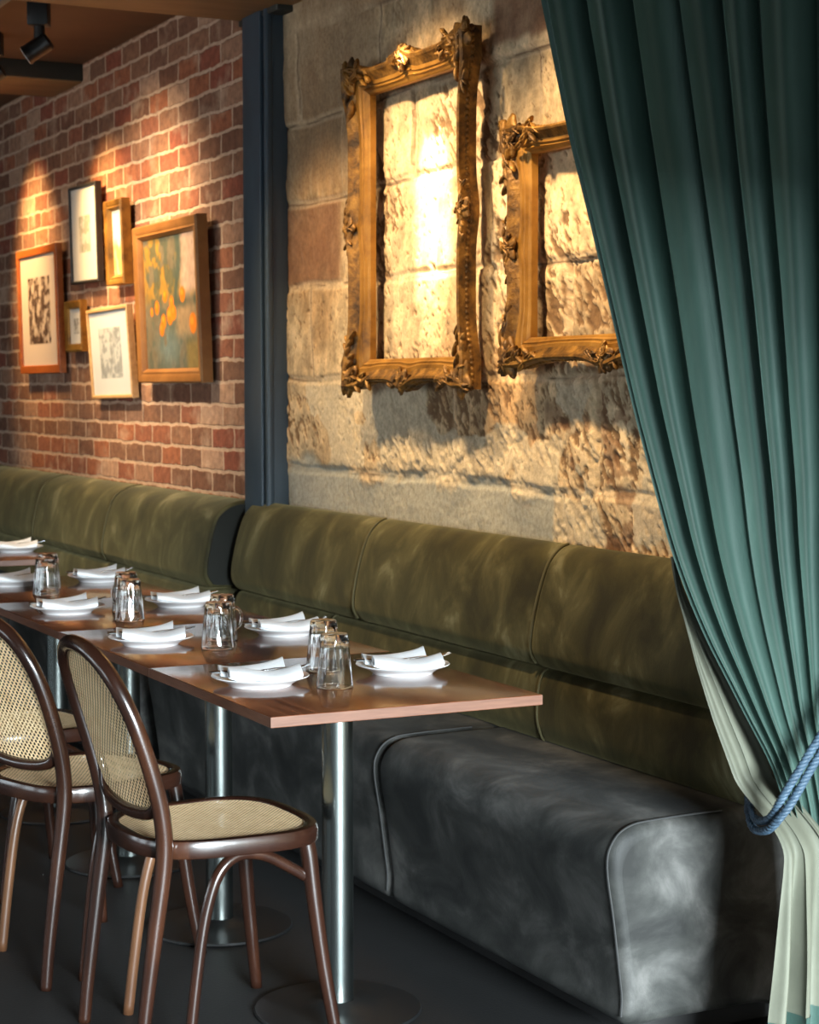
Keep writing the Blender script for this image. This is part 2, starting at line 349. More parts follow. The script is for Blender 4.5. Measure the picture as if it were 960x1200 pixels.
# steel column and beams
mb = MB(); px0 = 2.536
mb.box((px0 + .02, 6.19, 0), (WX + .06, 6.40, 2.73), .006); mb.box((px0, 6.235, 0), (px0 + .022, 6.40, 2.73), .004)
mb.box((px0 + .004, 6.185, 0), (px0 + .03, 6.215, 2.73), .008)
struct(mb.build('trim_1', M['steel']))
mb = MB(); mb.box((-4, 5.75, 2.72), (WX, 6.45, 2.905), .006); struct(mb.build('trim_2', M['beam']))
mb = MB(); mb.box((-4, 8.62, 2.815), (WX, 9.1, 2.905), .006); o = struct(mb.build('trim_3', M['beam']))
mb = MB(); mb.box((-4, 8.60, 2.822), (WX, 8.625, 2.9), .003); struct(mb.build('trim_4', M['beamdark']))
mb = MB(); mb.box((2.545, 6.10, 2.70), (WX + .05, 6.46, 2.745), .006); struct(mb.build('trim_5', M['beamdark']))
mb = MB(); mb.box((-4, 11.0, 2.7), (WX, 11.5, 2.905), .006); struct(mb.build('trim_6', M['beamdark']))

# ------------------------------------------------------------------ banquettes
def extrude_soft(mb, prof, y0, y1, r=.018, inset=.9, bulge=0.0):
    """closed XZ profile swept along y with rounded ends"""
    P = np.array(prof, float); c = P.mean(0); n = len(P)
    # normals
    t = np.roll(P, -1, 0) - np.roll(P, 1, 0); nn = np.stack([t[:, 1], -t[:, 0]], 1); nn /= np.linalg.norm(nn, axis=1)[:, None] + 1e-9
    if (((P - c) * nn).sum()) < 0: nn = -nn
    rows = []
    for k in range(7):
        a = k / 6 * PI / 2; rows.append((y0 + r * (1 - math.sin(a)), -r * (1 - math.cos(a)), 0))
    rows = [(y0 + r * (1 - math.cos(k / 6 * PI / 2)), -r * (1 - math.sin(k / 6 * PI / 2))) for k in range(7)]
    m_ = 24
    mid = [(y0 + r + (y1 - y0 - 2 * r) * k / m_, 0) for k in range(1, m_)]
    rows2 = [(y1 - (y - y0), d) for (y, d) in rows[::-1]]
    allr = rows + mid + rows2; G = []
    for (y, d) in allr:
        hw = (P.max(0) - P.min(0)) / 2; cc0 = (P.max(0) + P.min(0)) / 2
        Q = cc0 + (P - cc0) * (1 + d / hw); G.append([(q[0], y, q[1]) for q in Q])
    mb.grid(G, closed_v=True)
    for (ri, y, fl) in ((0, y0, 1), (len(allr) - 1, y1, 0)):
        ring = [(q[0], y, q[2]) for q in G[ri]]; cc = np.mean(ring, 0); rows = [[tuple(cc + (np.array(p) - cc) * f) for p in ring] for f in (1, .97, .6, .3, .002)]
        mb.grid(rows, closed_v=True, flip=not fl)
def smoothprof(pts, sub=5):
    P, _ = spline([Vector((p[0], p[1], 0)) for p in pts], [1] * len(pts), sub, True); return [(p.x, p.y) for p in P]
def upper_prof(dx): return smoothprof([(2.47 + dx, .695), (2.452 + dx, .74), (2.468 + dx, .84), (2.50 + dx, .94), (2.535 + dx * .7, .985), (2.568 + dx * .2, .999), (2.588, .985), (2.592, .93), (2.592, .80), (2.592, .70), (2.56, .682), (2.50 + dx, .683)])
def lower_prof(dx): return smoothprof([(2.49 + dx, .49), (2.468 + dx, .53), (2.462 + dx, .58), (2.468 + dx, .640), (2.486 + dx, .676), (2.53, .682), (2.58, .682), (2.588, .6), (2.588, .49), (2.55, .485)])
def seat_prof(dx): return smoothprof([(2.172 + dx, .055), (2.16 + dx, .13), (2.14 + dx, .28), (2.122 + dx, .40), (2.135 + dx, .452), (2.175 + dx, .482), (2.25 + dx, .490), (2.45, .493), (2.60, .49), (2.592, .45), (2.592, .25), (2.592, .055), (2.5, .052), (2.3, .052)], 5)

def banquette(label, dx, seats, uppers, lowers):
    t = thing('banquette', label, 'bench', (2.4, (seats[0][0] + seats[-1][1]) / 2, 0)); ox, oy, oz = t.location
    def put(mb, name, m, parent=t, **k):
        mb.v = [(x - ox, y - oy, z - oz) for (x, y, z) in mb.v]; return mb.build(name, m, parent, **k)
    for (a, b_) in seats:
        mb = MB(); extrude_soft(mb, seat_prof(dx), a, b_, .03); s = put(mb, 'seat_base', M['leather'], angle=60)
        pr = seat_prof(dx); cut = [(p[0], p[1]) for p in pr if p[0] < 2.42 + dx and p[1] > .075]
        mb = MB(); mb.tube([(x + (.002 if x > 2.2 else -.0005), a + .012, z + (.0005 if z > .45 else 0)) for x, z in cut], .0024, 6); put(mb, 'seam', M['leatherpipe'], s)
    mb = MB(); mb.box((2.23 + dx, seats[0][0] + .06, 0), (2.60, seats[-1][1] - .03, .056)); put(mb, 'plinth', M['plinth'], smooth=False)
    for i, (a, b_) in enumerate(uppers):
        mb = MB(); extrude_soft(mb, upper_prof(dx), a, b_, .02); s = put(mb, 'back_cushion', M['olive'], angle=60)
        if i < len(uppers) - 1:
            up = [p for p in upper_prof(dx)]; cut = up[:26]
            mb = MB(); mb.tube([(x - .001, b_ - .004, z) for x, z in cut], .004, 8); put(mb, 'piping', M['piping'], s)
    for i, (a, b_) in enumerate(lowers):
        mb = MB(); extrude_soft(mb, lower_prof(dx), a, b_, .015); s = put(mb, 'lumbar_cushion', M['olive'], angle=60)
        if i < len(lowers) - 1:
            lp = lower_prof(dx)[:24]
            mb = MB(); mb.tube([(x - .001, b_ - .004, z) for x, z in lp], .0035, 8); put(mb, 'piping', M['piping'], s)
    return t
banquette('near bench with charcoal leather seat and olive velvet back against the stone wall', 0, [(3.30, 4.43), (4.432, 6.30)],
          [(3.32, 4.205), (4.207, 5.29), (5.292, 6.34)], [(3.32, 4.185), (4.187, 5.50), (5.502, 6.34)])
far_bench = banquette('far upholstered bench with olive velvet back below the brick wall', -.07, [(6.41, 7.9), (7.902, 9.5), (9.502, 11.2)],
          [(6.41, 7.63), (7.632, 8.70), (8.702, 9.9), (9.902, 11.1)], [(6.41, 7.6), (7.602, 8.70), (8.702, 9.9), (9.902, 11.1)])

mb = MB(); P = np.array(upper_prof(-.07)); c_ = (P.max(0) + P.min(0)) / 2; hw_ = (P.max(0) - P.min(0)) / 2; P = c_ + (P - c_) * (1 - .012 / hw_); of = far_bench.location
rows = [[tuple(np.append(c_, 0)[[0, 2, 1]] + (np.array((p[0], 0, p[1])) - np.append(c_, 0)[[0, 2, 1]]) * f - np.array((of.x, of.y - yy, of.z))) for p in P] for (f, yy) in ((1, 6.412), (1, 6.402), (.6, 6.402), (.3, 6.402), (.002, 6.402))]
M['endshade'], _, _ = mk('dark_end_shade', (20, 22, 15), .8)  # dark sheet added over the cushion end to stand in for its shade
mb.grid(rows, closed_v=True); pn_ = mb.build('end_shade', M['endshade'], far_bench, smooth=False); pn_['label'] = 'dark sheet added as the shade on the bench back end'
# ------------------------------------------------------------------ tables
TX0, TX1, TD = 1.425, 2.05, .743
def make_table(loc, label):
    t = thing('dining_table', label, 'table', loc, 0, 'walnut tables in a row along the bench')
    w = (TX1 - TX0) / 2; d = TD / 2 - .001
    mb = MB(); mb.box((-w, -d, .727), (w, d, .75), .0015); top = mb.build('tabletop', M['walnut'], t, angle=30)
    mb = MB()
    for (lo, hi) in (((-w - .0008, -d - .0008, .7285), (w + .0008, -d + .002, .7488)), ((-w - .0008, -d, .7285), (-w + .002, d, .7488)), ((w - .002, -d, .7285), (w + .0008, d, .7488))): mb.box(lo, hi)
    mb.build('edge_band', M['edge'], top, smooth=False)
    mb = MB(); mb.lathe([(.0355, .02), (.0355, .722)], seg=40, capb=True, capt=True); mb.build('pedestal', M['brushed'], t)
    mb = MB(); mb.box((-.17, -.17, .715), (.17, .17, .727), .002); mb.build('mounting_plate', M['black'], t)
    mb = MB(); mb.lathe([(.186, 0), (.190, .003), (.187, .008), (.12, .014), (.05, .02), (.044, .024), (.0365, .026)], seg=56, capb=True); mb.build('base_disc', M['black'], t)
    return t
tabs = [(3.46 + TD / 2 + i * (TD + .003), n) for i, n in enumerate(['nearest walnut table with its bare end edge facing the viewer', 'second walnut table from the front, behind the nearest chair back', 'third walnut table from the front', 'fourth walnut table, last before the gap in the row'])]
t0 = None
for y, lab in tabs + [(7.12 + TD / 2, 'farthest walnut table, standing apart beyond the gap')]:
    loc = ((TX0 + TX1) / 2, y, 0)
    if t0 is None: t0 = make_table(loc, lab)
    else: dup(t0, loc, 0, lab)

# ------------------------------------------------------------------ chairs
def make_chair(loc, rz, label):
    t = thing('bentwood_chair', label, 'chair', loc, rz, 'bentwood cane chairs along the tables'); W = M['bentwood']
    # seat ring (rounded trapezoid)
    def ring(k, sc=1.0):
        a = 2 * PI * k; c, s = math.cos(a), math.sin(a); e = .64
        x = math.copysign(abs(c) ** e, c) * .212 * sc; y = math.copysign(abs(s) ** e, s) * (.205 + .018 * (x / .212)) * sc
        return x, y
    n = 64; G = []
    for k in range(n):
        x, y = ring(k / n); xi, yi = ring(k / n, .865)
        row = []
        for (f, z) in ((0, .432), (0, .455), (.12, .464), (.5, .466), (.92, .463), (1, .458), (1, .436), (.9, .43), (.1, .428)):
            row.append((x * (1 - f) + xi * f, y * (1 - f) + yi * f, z))
        G.append(row)
    mb = MB(); mb.grid(G, closed_u=True, closed_v=True); mb.build('seat_frame', W, t, angle=50)
    mb = MB(); P = []; 
    for r in np.linspace(0, 1, 9): P.append([ring(k / n, .88 * max(r, .001)) + (.4605 - .004 * (1 - r * r),) for k in range(n)])
    mb.grid(P, closed_v=True); mb.build('cane_seat', M['caneseat'], t, uv=[(p[0], p[1]) for p in mb.v], angle=None)
    # hoop: back and rear legs in one bend
    hp = [(-.232, .168, 0), (-.222, .168, .10), (-.198, .170, .28), (-.178, .172, .43), (-.183, .176, .52), (-.207, .178, .62), (-.243, .170, .73), (-.275, .138, .812), (-.295, .078, .857), (-.302, 0, .870)]
    hp = hp + [(x, -y, z) for x, y, z in hp[-2::-1]]
    rad = [.0135, .0145, .017, .0185, .0185, .018, .0175, .0175, .0175, .0175]; rad = rad + rad[-2::-1]
    mb = MB(); mb.tube(hp, rad, 12, sub=6); mb.build('back_hoop', W, t, angle=None)
    # lower rail of the back, bent up at both ends
    lr = [(-.192, .158, .60), (-.184, .150, .545), (-.186, .11, .518), (-.190, 0, .508)]; lr += [(x, -y, z) for x, y, z in lr[-2::-1]]
    mb = MB(); mb.tube(lr, [.007, .013, .0145, .015, .0145, .013, .007], 10, sub=5); mb.build('back_rail', W, t, angle=None)
    # cane panel inside the hoop
    zz = np.array([p[2] for p in hp[4:10]]); xx = np.array([p[0] for p in hp[4:10]]); yy = np.array([p[1] for p in hp[4:10]])
    rows = []; uv = []
    for k, z in enumerate(np.linspace(.512, .862, 30)):
        w = float(np.interp(z, zz, yy)) - .010
        if z < .55: w = min(w, .10 + .062 * ((z - .512) / .038) ** .5)
        if z > .845: w = max(.02, w - .01)
        x = float(np.interp(z, zz, xx)); rows.append([(x - .006 * (1 - q * q), w * q, z) for q in np.linspace(-1, 1, 17)])
        uv += [(w * q, z) for q in np.linspace(-1, 1, 17)]
    mb = MB(); mb.grid(rows); mb.build('cane_back', M['cane'], t, uv=uv, angle=None)
    for s in (-1, 1):
        fl = [(.150, s * .165, .440), (.157, s * .169, .40), (.166, s * .177, .30), (.182, s * .188, .16), (.205, s * .205, 0)]
        mb = MB(); mb.tube(fl, [.0185, .0185, .017, .0155, .0135], 12, sub=5); mb.build('front_leg', W, t, angle=None)
        br = [(.150, s * .166, .355), (.115, s * .166, .378), (.05, s * .166, .414), (-.01, s * .166, .419), (-.055, s * .169, .385), (-.085, s * .169, .30), (-.108, s * .170, .16), (-.128, s * .172, 0)]
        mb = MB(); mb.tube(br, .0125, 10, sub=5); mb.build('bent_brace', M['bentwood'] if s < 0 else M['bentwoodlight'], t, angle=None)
    return t
ch0 = make_chair((1.44, 3.85, 0), math.radians(3), 'nearest bentwood chair with dark frame and cane seat, fully in view at the front table')
dup(ch0, (1.35, 4.498, 0), math.radians(19), 'second bentwood cane chair, its wide cane back cut by the left edge of the photo')
dup(ch0, (1.385, 5.24, 0), math.radians(10), 'third bentwood cane chair, only part of its seat and legs showing behind the second chair')

# ------------------------------------------------------------------ place settings
def plate_mesh():
    mb = MB(); mb.lathe([(.0005, .007), (.06, .0068), (.072, .008), (.083, .0155), (.104, .0215), (.1075, .0228), (.1085, .0216), (.106, .0196), (.084, .0118), (.071, .0035), (.069, .0), (.064, .0), (.062, .0035), (.0005, .004)], seg=64)
    return mb
def napkin_mesh():
    mb = MB(); n = 26; r = np.random.default_rng(3)
    def loft(secs, k=20):
        G = []
        for (c, hw, hh, tilt) in secs:
            row = []
            for j in range(k):
                a = 2 * PI * j / k; u = math.copysign(abs(math.cos(a)) ** .6, math.cos(a)) * hw; w = math.copysign(abs(math.sin(a)) ** .8, math.sin(a)) * hh
                row.append((c[0], c[1] + u * math.cos(tilt) - w * math.sin(tilt), c[2] + u * math.sin(tilt) + w * math.cos(tilt)))
            G.append(row)
        mb.grid(G, closed_v=True, flip=True); b = mb.n - len(G) * k
        mb.f.append(tuple(b + j for j in range(k))); mb.f.append(tuple(b + (len(G) - 1) * k + j for j in range(k))[::-1])
    S = []
    for i in range(n):
        q = i / (n - 1); x = -.072 + .158 * q; e = abs(2 * q - 1) ** 3
        S.append(((x, -.030 + .006 * math.sin(5 * q), .0240 + .008 * e + .0025 * math.sin(7 * q + .6)), .033, .0075 + .0012 * math.sin(9 * q), .10 + .12 * q))
    loft(S)
    S = []
    for i in range(n):
        q = i / (n - 1); x = -.088 + .145 * q; e = abs(2 * q - 1) ** 3
        S.append(((x, .026 + .012 * q, .0225 + .007 * e + .008 * q ** 2), .040 - .006 * q, 0.0070, .10 + .24 * q ** 1.5))
    loft(S)
    S = []
    for i in range(n):
        q = i / (n - 1); x = -.074 + .145 * q
        S.append(((x, .0, .0135 + .011 * abs(2 * q - 1) ** 3), .05, .0045, 0))
    loft(S); return mb
def fork_mesh():
    mb = MB()
    mb.tube([(-.098, 0, .0005), (-.085, 0, .001), (-.05, 0, .0015), (-.01, 0, .004), (.03, 0, .0065), (.045, 0, .005)], [.005, .0068, .0055, .0032, .003, .006], 10, sub=4, flat=(.35, 1))
    mb.tube([(.043, 0, .005), (.052, 0, .0035), (.066, 0, .003)], [.005, .0105, .0112], 10, sub=3, flat=(.16, 1))
    for k in range(4):
        y = -.0085 + k * .00567; mb.tube([(.062, y, .003), (.08, y, .005), (.1, y * .95, .0095)], [.0019, .0017, .0009], 6, sub=3, flat=(.7, 1))
    return mb
def knife_mesh():
    mb = MB()
    mb.tube([(-.1, 0, .004), (-.09, 0, .004), (-.05, 0, .004), (-.005, 0, .004), (.005, 0, .004)], [.004, .0068, .0062, .0055, .0045], 12, sub=3, flat=(.55, 1))
    mb.tube([(.004, 0, .004), (.03, .001, .004), (.075, .002, .004), (.105, -.002, .004)], [.0055, .0088, .0092, .002], 12, sub=4, flat=(.13, 1))
    return mb
pm = plate_mesh().build('dinner_plate', M['china'], angle=50); nm = napkin_mesh().build('folded_napkin', M['linen'], angle=60)
fm = fork_mesh().build('dinner_fork', M['cutlery'], angle=60); km = knife_mesh().build('table_knife', M['cutlery'], angle=60)
PL = [(1.561, 3.852, 'on the near corner of the nearest table'), (1.921, 3.871, 'on the bench side of the nearest table'),
      (1.562, 4.594, 'on the chair side of the second table'), (1.947, 4.629, 'on the bench side of the second table'),
      (1.569, 5.363, 'on the chair side of the third table'), (1.925, 5.382, 'on the bench side of the third table'),
      (1.631, 6.20, 'on the chair side of the fourth table'), (1.93, 6.21, 'on the bench side of the fourth table'),
      (1.985, 7.50, 'on the farthest table beyond the gap')]
first = True
for i, (x, y, where) in enumerate(PL):
    if i == 0: P_, N_, F_, K_ = pm, nm, fm, km
    else:
        P_, N_, F_, K_ = (o.copy() for o in (pm, nm, fm, km))
        for o in (P_, N_, F_, K_): COL.objects.link(o)
    a = math.radians(-14 + random.uniform(-5, 5)); ca_, sa_ = math.cos(a), math.sin(a); z0 = .7502
    def lo(dx, dy, dz): return (x + dx * ca_ - dy * sa_, y + dx * sa_ + dy * ca_, z0 + dz)
    P_.location = (x, y, z0); P_.rotation_euler = (0, 0, a)
    N_.location = lo(0, 0, .001); N_.rotation_euler = (0, 0, a)
    F_.location = lo(.014, .006, .0275); F_.rotation_euler = (0, math.radians(-3), a + math.radians(6 + random.uniform(-3, 3)))
    K_.location = lo(-.012, .0, .0265); K_.rotation_euler = (0, 0, a + math.radians(-4 + random.uniform(-3, 3)))
    tag(P_, 'round white plate ' + where, 'plate', 'white plates on the tables')
    tag(N_, 'folded white napkin on the plate ' + where, 'napkin', 'folded napkins on the plates')
    tag(F_, 'steel fork in the napkin ' + where, 'fork', 'forks tucked in napkins')
    tag(K_, 'steel knife in the napkin ' + where, 'knife', 'knives tucked in napkins')

# glasses
def tumbler_mesh():
    H = .118
    def mod(a, z):
        f = sstep(.012, .03, np.array(z)) * sstep(.112, .10, np.array(z)); return 1 - .05 * float(f) * (.5 - .5 * math.cos(10 * a)) ** 1.0
    mb = MB()
    out = [(.0405, .0), (.0412, .0012), (.0408, .006), (.0398, .02), (.0372, .05), (.0340, .085), (.0318, .106), (.0304, .1145), (.028, .1175), (.0005, .1165)]
    inn = [(.0405, .0), (.0396, .0012), (.0388, .006), (.0379, .02), (.0352, .05), (.0319, .085), (.0299, .098), (.026, .1025), (.0005, .103)]
    mb.lathe(out, seg=120, mod=mod); mb.lathe(inn[::-1], seg=120, mod=mod)
    return mb
gm = tumbler_mesh().build('tumbler', M['glass'], angle=35)
def mug_mesh():
    mb = MB(); mb.tube([(.029, 0, .080), (.040, 0, .082), (.049, 0, .070), (.050, 0, .052), (.044, 0, .034), (.033, 0, .028)], [.005, .0045, .004, .004, .0045, .005], 12, sub=6); return mb
GL = [(1.696, 3.753, 0, 'front tumbler of the pair on the nearest table'), (1.775, 3.99, 0, 'rear tumbler of the pair on the nearest table'),
      (1.687, 4.447, 0, 'front tumbler of the pair on the second table'), (1.758, 4.60, -20, 'rear handled glass of the pair on the second table'),
      (1.672, 5.10, 0, 'front tumbler of the pair on the third table'), (1.727, 5.30, 200, 'rear handled glass of the pair on the third table'),
      (1.645, 5.86, 0, 'front tumbler of the pair on the fourth table'), (1.70, 6.03, 0, 'rear tumbler of the pair on the fourth table')]
for i, (x, y, hd, lab) in enumerate(GL):
    o = gm if i == 0 else gm.copy()
    if i: COL.objects.link(o)
    o.location = (x, y, .7502); o.rotation_euler = (0, 0, math.radians(hd or random.uniform(0, 36)))
    tag(o, 'clear ribbed glass turned upside down, ' + lab, 'glass', 'upturned glasses on the tables')
    if hd:
        o.name = 'glass_mug'; mug_mesh().build('handle', M['glass'], o, angle=None)

# ------------------------------------------------------------------ pictures on the brick wall
def art_panel(name, w, h, fn, m, parent, x, n=90):
    nu, nv = max(8, int(n * w / max(w, h))), max(8, int(n * h / max(w, h)))
    U, V = np.meshgrid(np.linspace(0, 1, nu), np.linspace(0, 1, nv), indexing='ij')
    P = np.stack([np.full(U.shape, x), (.5 - U) * w, (V - .5) * h], -1); mb = MB(); mb.grid(P, flip=True)   # u grows towards -y: left to right for the viewer
    return mb.build(name, m, parent, col=lin(np.clip(fn(U, V).reshape(-1, 3), 0, 255)), angle=None)
def moulding(mb, w, h, prof):
    """prof: list of (inward offset, protrusion); outer size w x h, in the local yz plane, front towards -x"""
    G = []
    for (off, pr) in prof:
        a, b_ = w / 2 - off, h / 2 - off; G.append([(-pr, s * a, q * b_) for (s, q) in ((1, -1), (-1, -1), (-1, 1), (1, 1))])
    mb.grid(G, closed_v=True)
def sketch(seed, ink, paper, mx=.22, my=.25, dens=.5, v0=None):
    def fn(U, V):
        C = np.ones(U.shape + (3,)) * np.array(paper, float)
        ins = ((U > mx) & (U < 1 - mx) & (V > my) & (V < 1 - my)).astype(float)
        a = fbm(U * 15, V * 17, 4, seed); bb = fbm(U * 22, V * 9, 3, seed + 9)
        k = np.clip(sstep(dens + .02, dens + .16, a) * .75 + sstep(.55, .62, bb) * .5, 0, 1) * ins
        C = C * (1 - .10 * ins[..., None]); return mixc(C, ink, k)
    return fn
def still_life(U, V):
    C = np.ones(U.shape + (3,)) * np.array((104, 96, 78.)); n = fbm(U * 5, V * 7, 4, 3); n2 = fbm(U * 14, V * 10, 3, 5)
    C = mixc(C, (146, 112, 48), sstep(.42, .55, n) * sstep(.45, .6, V)); C = mixc(C, (70, 78, 66), sstep(.5, .6, n2) * .75)
    C = mixc(C, (178, 150, 132), sstep(.62, .72, U + .15 * (n - .5)) * sstep(.5, .62, V)); C = mixc(C, (68, 80, 70), np.exp(-((U - .62 - .04 * np.sin(V * 9)) / .05) ** 2) * sstep(.4, .5, V))
    C = mixc(C, (98, 114, 114), np.exp(-(((U - .42) / .22) ** 2 + ((V - .16) / .16) ** 2)) * 1.0 * sstep(.35, .5, n2 + .1)); C = mixc(C, (120, 104, 62), sstep(.7, .8, U) * sstep(.25, .15, V))
    C = mixc(C, (160, 130, 96), sstep(.5, .65, U) * sstep(.5, .42, V) * sstep(.2, .3, V) * .7)
    for (u, v, r) in ((.22, .47, .045), (.34, .36, .05), (.46, .40, .06), (.53, .42, .05), (.38, .55, .04), (.30, .30, .045), (.70, .55, .05), (.87, .33, .065), (.50, .50, .04), (.12, .44, .03)):
        d = np.sqrt(((U - u) / r) ** 2 + ((V - v) / (r * 1.25)) ** 2); C = mixc(C, (208, 112, 24), sstep(1.1, .8, d)); C = mixc(C, (232, 150, 52), sstep(.6, .2, np.sqrt(((U - u + .012) / r) ** 2 + ((V - v - .015) / r) ** 2)) * .6)
    return C * (.88 + .24 * fbm(U * 40, V * 26, 2, 8)[..., None])
def landscape(U, V):
    C = np.ones(U.shape + (3,)) * np.array((206, 206, 196.)); C = mixc(C, (150, 168, 150), sstep(.5, .3, V)); C = mixc(C, (190, 160, 100), sstep(.45, .6, fbm(U * 6, V * 6, 3, 4)) * sstep(.6, .4, V)); return C
def picture(name, label, cat, y0, y1, z0, z1, kind, roll=0.0, lean=2.0):
    w, h = y1 - y0, z1 - z0
    t = thing(name, label, cat, (WX - .012, (y0 + y1) / 2, (z0 + z1) / 2), 0, 'framed pictures on the brick wall')
    t.rotation_euler = (math.radians(roll), math.radians(-lean), 0)
    t.location.x -= math.sin(math.radians(lean)) * h / 2
    fm_, pr, art, mar = kind
    mb = MB(); moulding(mb, w, h, pr); mb.build('frame', M[fm_], t, angle=25)
    iw = pr[-1][0]
    fw, fh = w - 2 * iw, h - 2 * iw; x = -pr[-1][1] - .0005
    mb = MB(); mb.box((-.008 if pr[-1][1] > .008 else -.002, -fw / 2 - .004, -fh / 2 - .004), (0, fw / 2 + .004, fh / 2 + .004)); mb.build('backing', M['mat'], t, smooth=False)
    art_panel('artwork', fw, fh, art, M['print'] if mar else M['art'], t, x - .001, 140 if not mar else 90)
    return t
def flatprof(wd, d, lip=.006): return [(0, 0), (0, d * .9), (.003, d), (wd - .004, d), (wd, d - .003), (wd, max(.008, d - lip * 2))]
picture('framed_print', 'sketch print in an orange wooden frame, at far left of the brick wall', 'picture', 8.88, 9.60, 1.48, 2.10, ('orangewood', flatprof(.04, .032), sketch(5, (70, 52, 44), (214, 198, 186), .2, .2, .42), True), 0, 1.5)
picture('framed_print', 'pale print in a thin dark frame, highest on the brick wall', 'picture', 8.27, 8.69, 1.888, 2.335, ('blackframe', flatprof(.013, .03), sketch(15, (150, 150, 140), (214, 212, 208), .28, .3, .4), True), .5, 1.5)
picture('framed_painting', 'small gold framed painting hanging between the pale print and the still life', 'picture', 7.86, 8.10, 1.855, 2.222, ('gilt', [(0, 0), (0, .04), (.005, .046), (.018, .042), (.026, .036), (.032, .038), (.040, .024), (.044, .018)], landscape, False), 0, 2)
picture('framed_painting', 'large still life painting of orange fruit in a deep wooden frame beside the column', 'painting', 6.90, 7.665, 1.428, 2.075, ('oak', [(0, 0), (0, .042), (.006, .050), (.018, .048), (.036, .040), (.044, .042), (.054, .030), (.058, .02)], still_life, False), 0, 2)
picture('framed_print', 'tiny gold framed print hanging right of the orange wooden frame', 'picture', 8.52, 8.79, 1.577, 1.815, ('gilt', [(0, 0), (0, .03), (.008, .034), (.034, .026), (.038, .012)], sketch(25, (150, 146, 140), (226, 222, 214), .3, .28, .4), True), 0, 1.5)
picture('framed_print', 'white print in a thin pale wood frame, lowest on the brick wall, tilted', 'picture', 7.80, 8.385, 1.362, 1.762, ('palewood', flatprof(.016, .03), sketch(35, (140, 146, 150), (206, 212, 216), .22, .2, .46), True), -.7, 3.5)

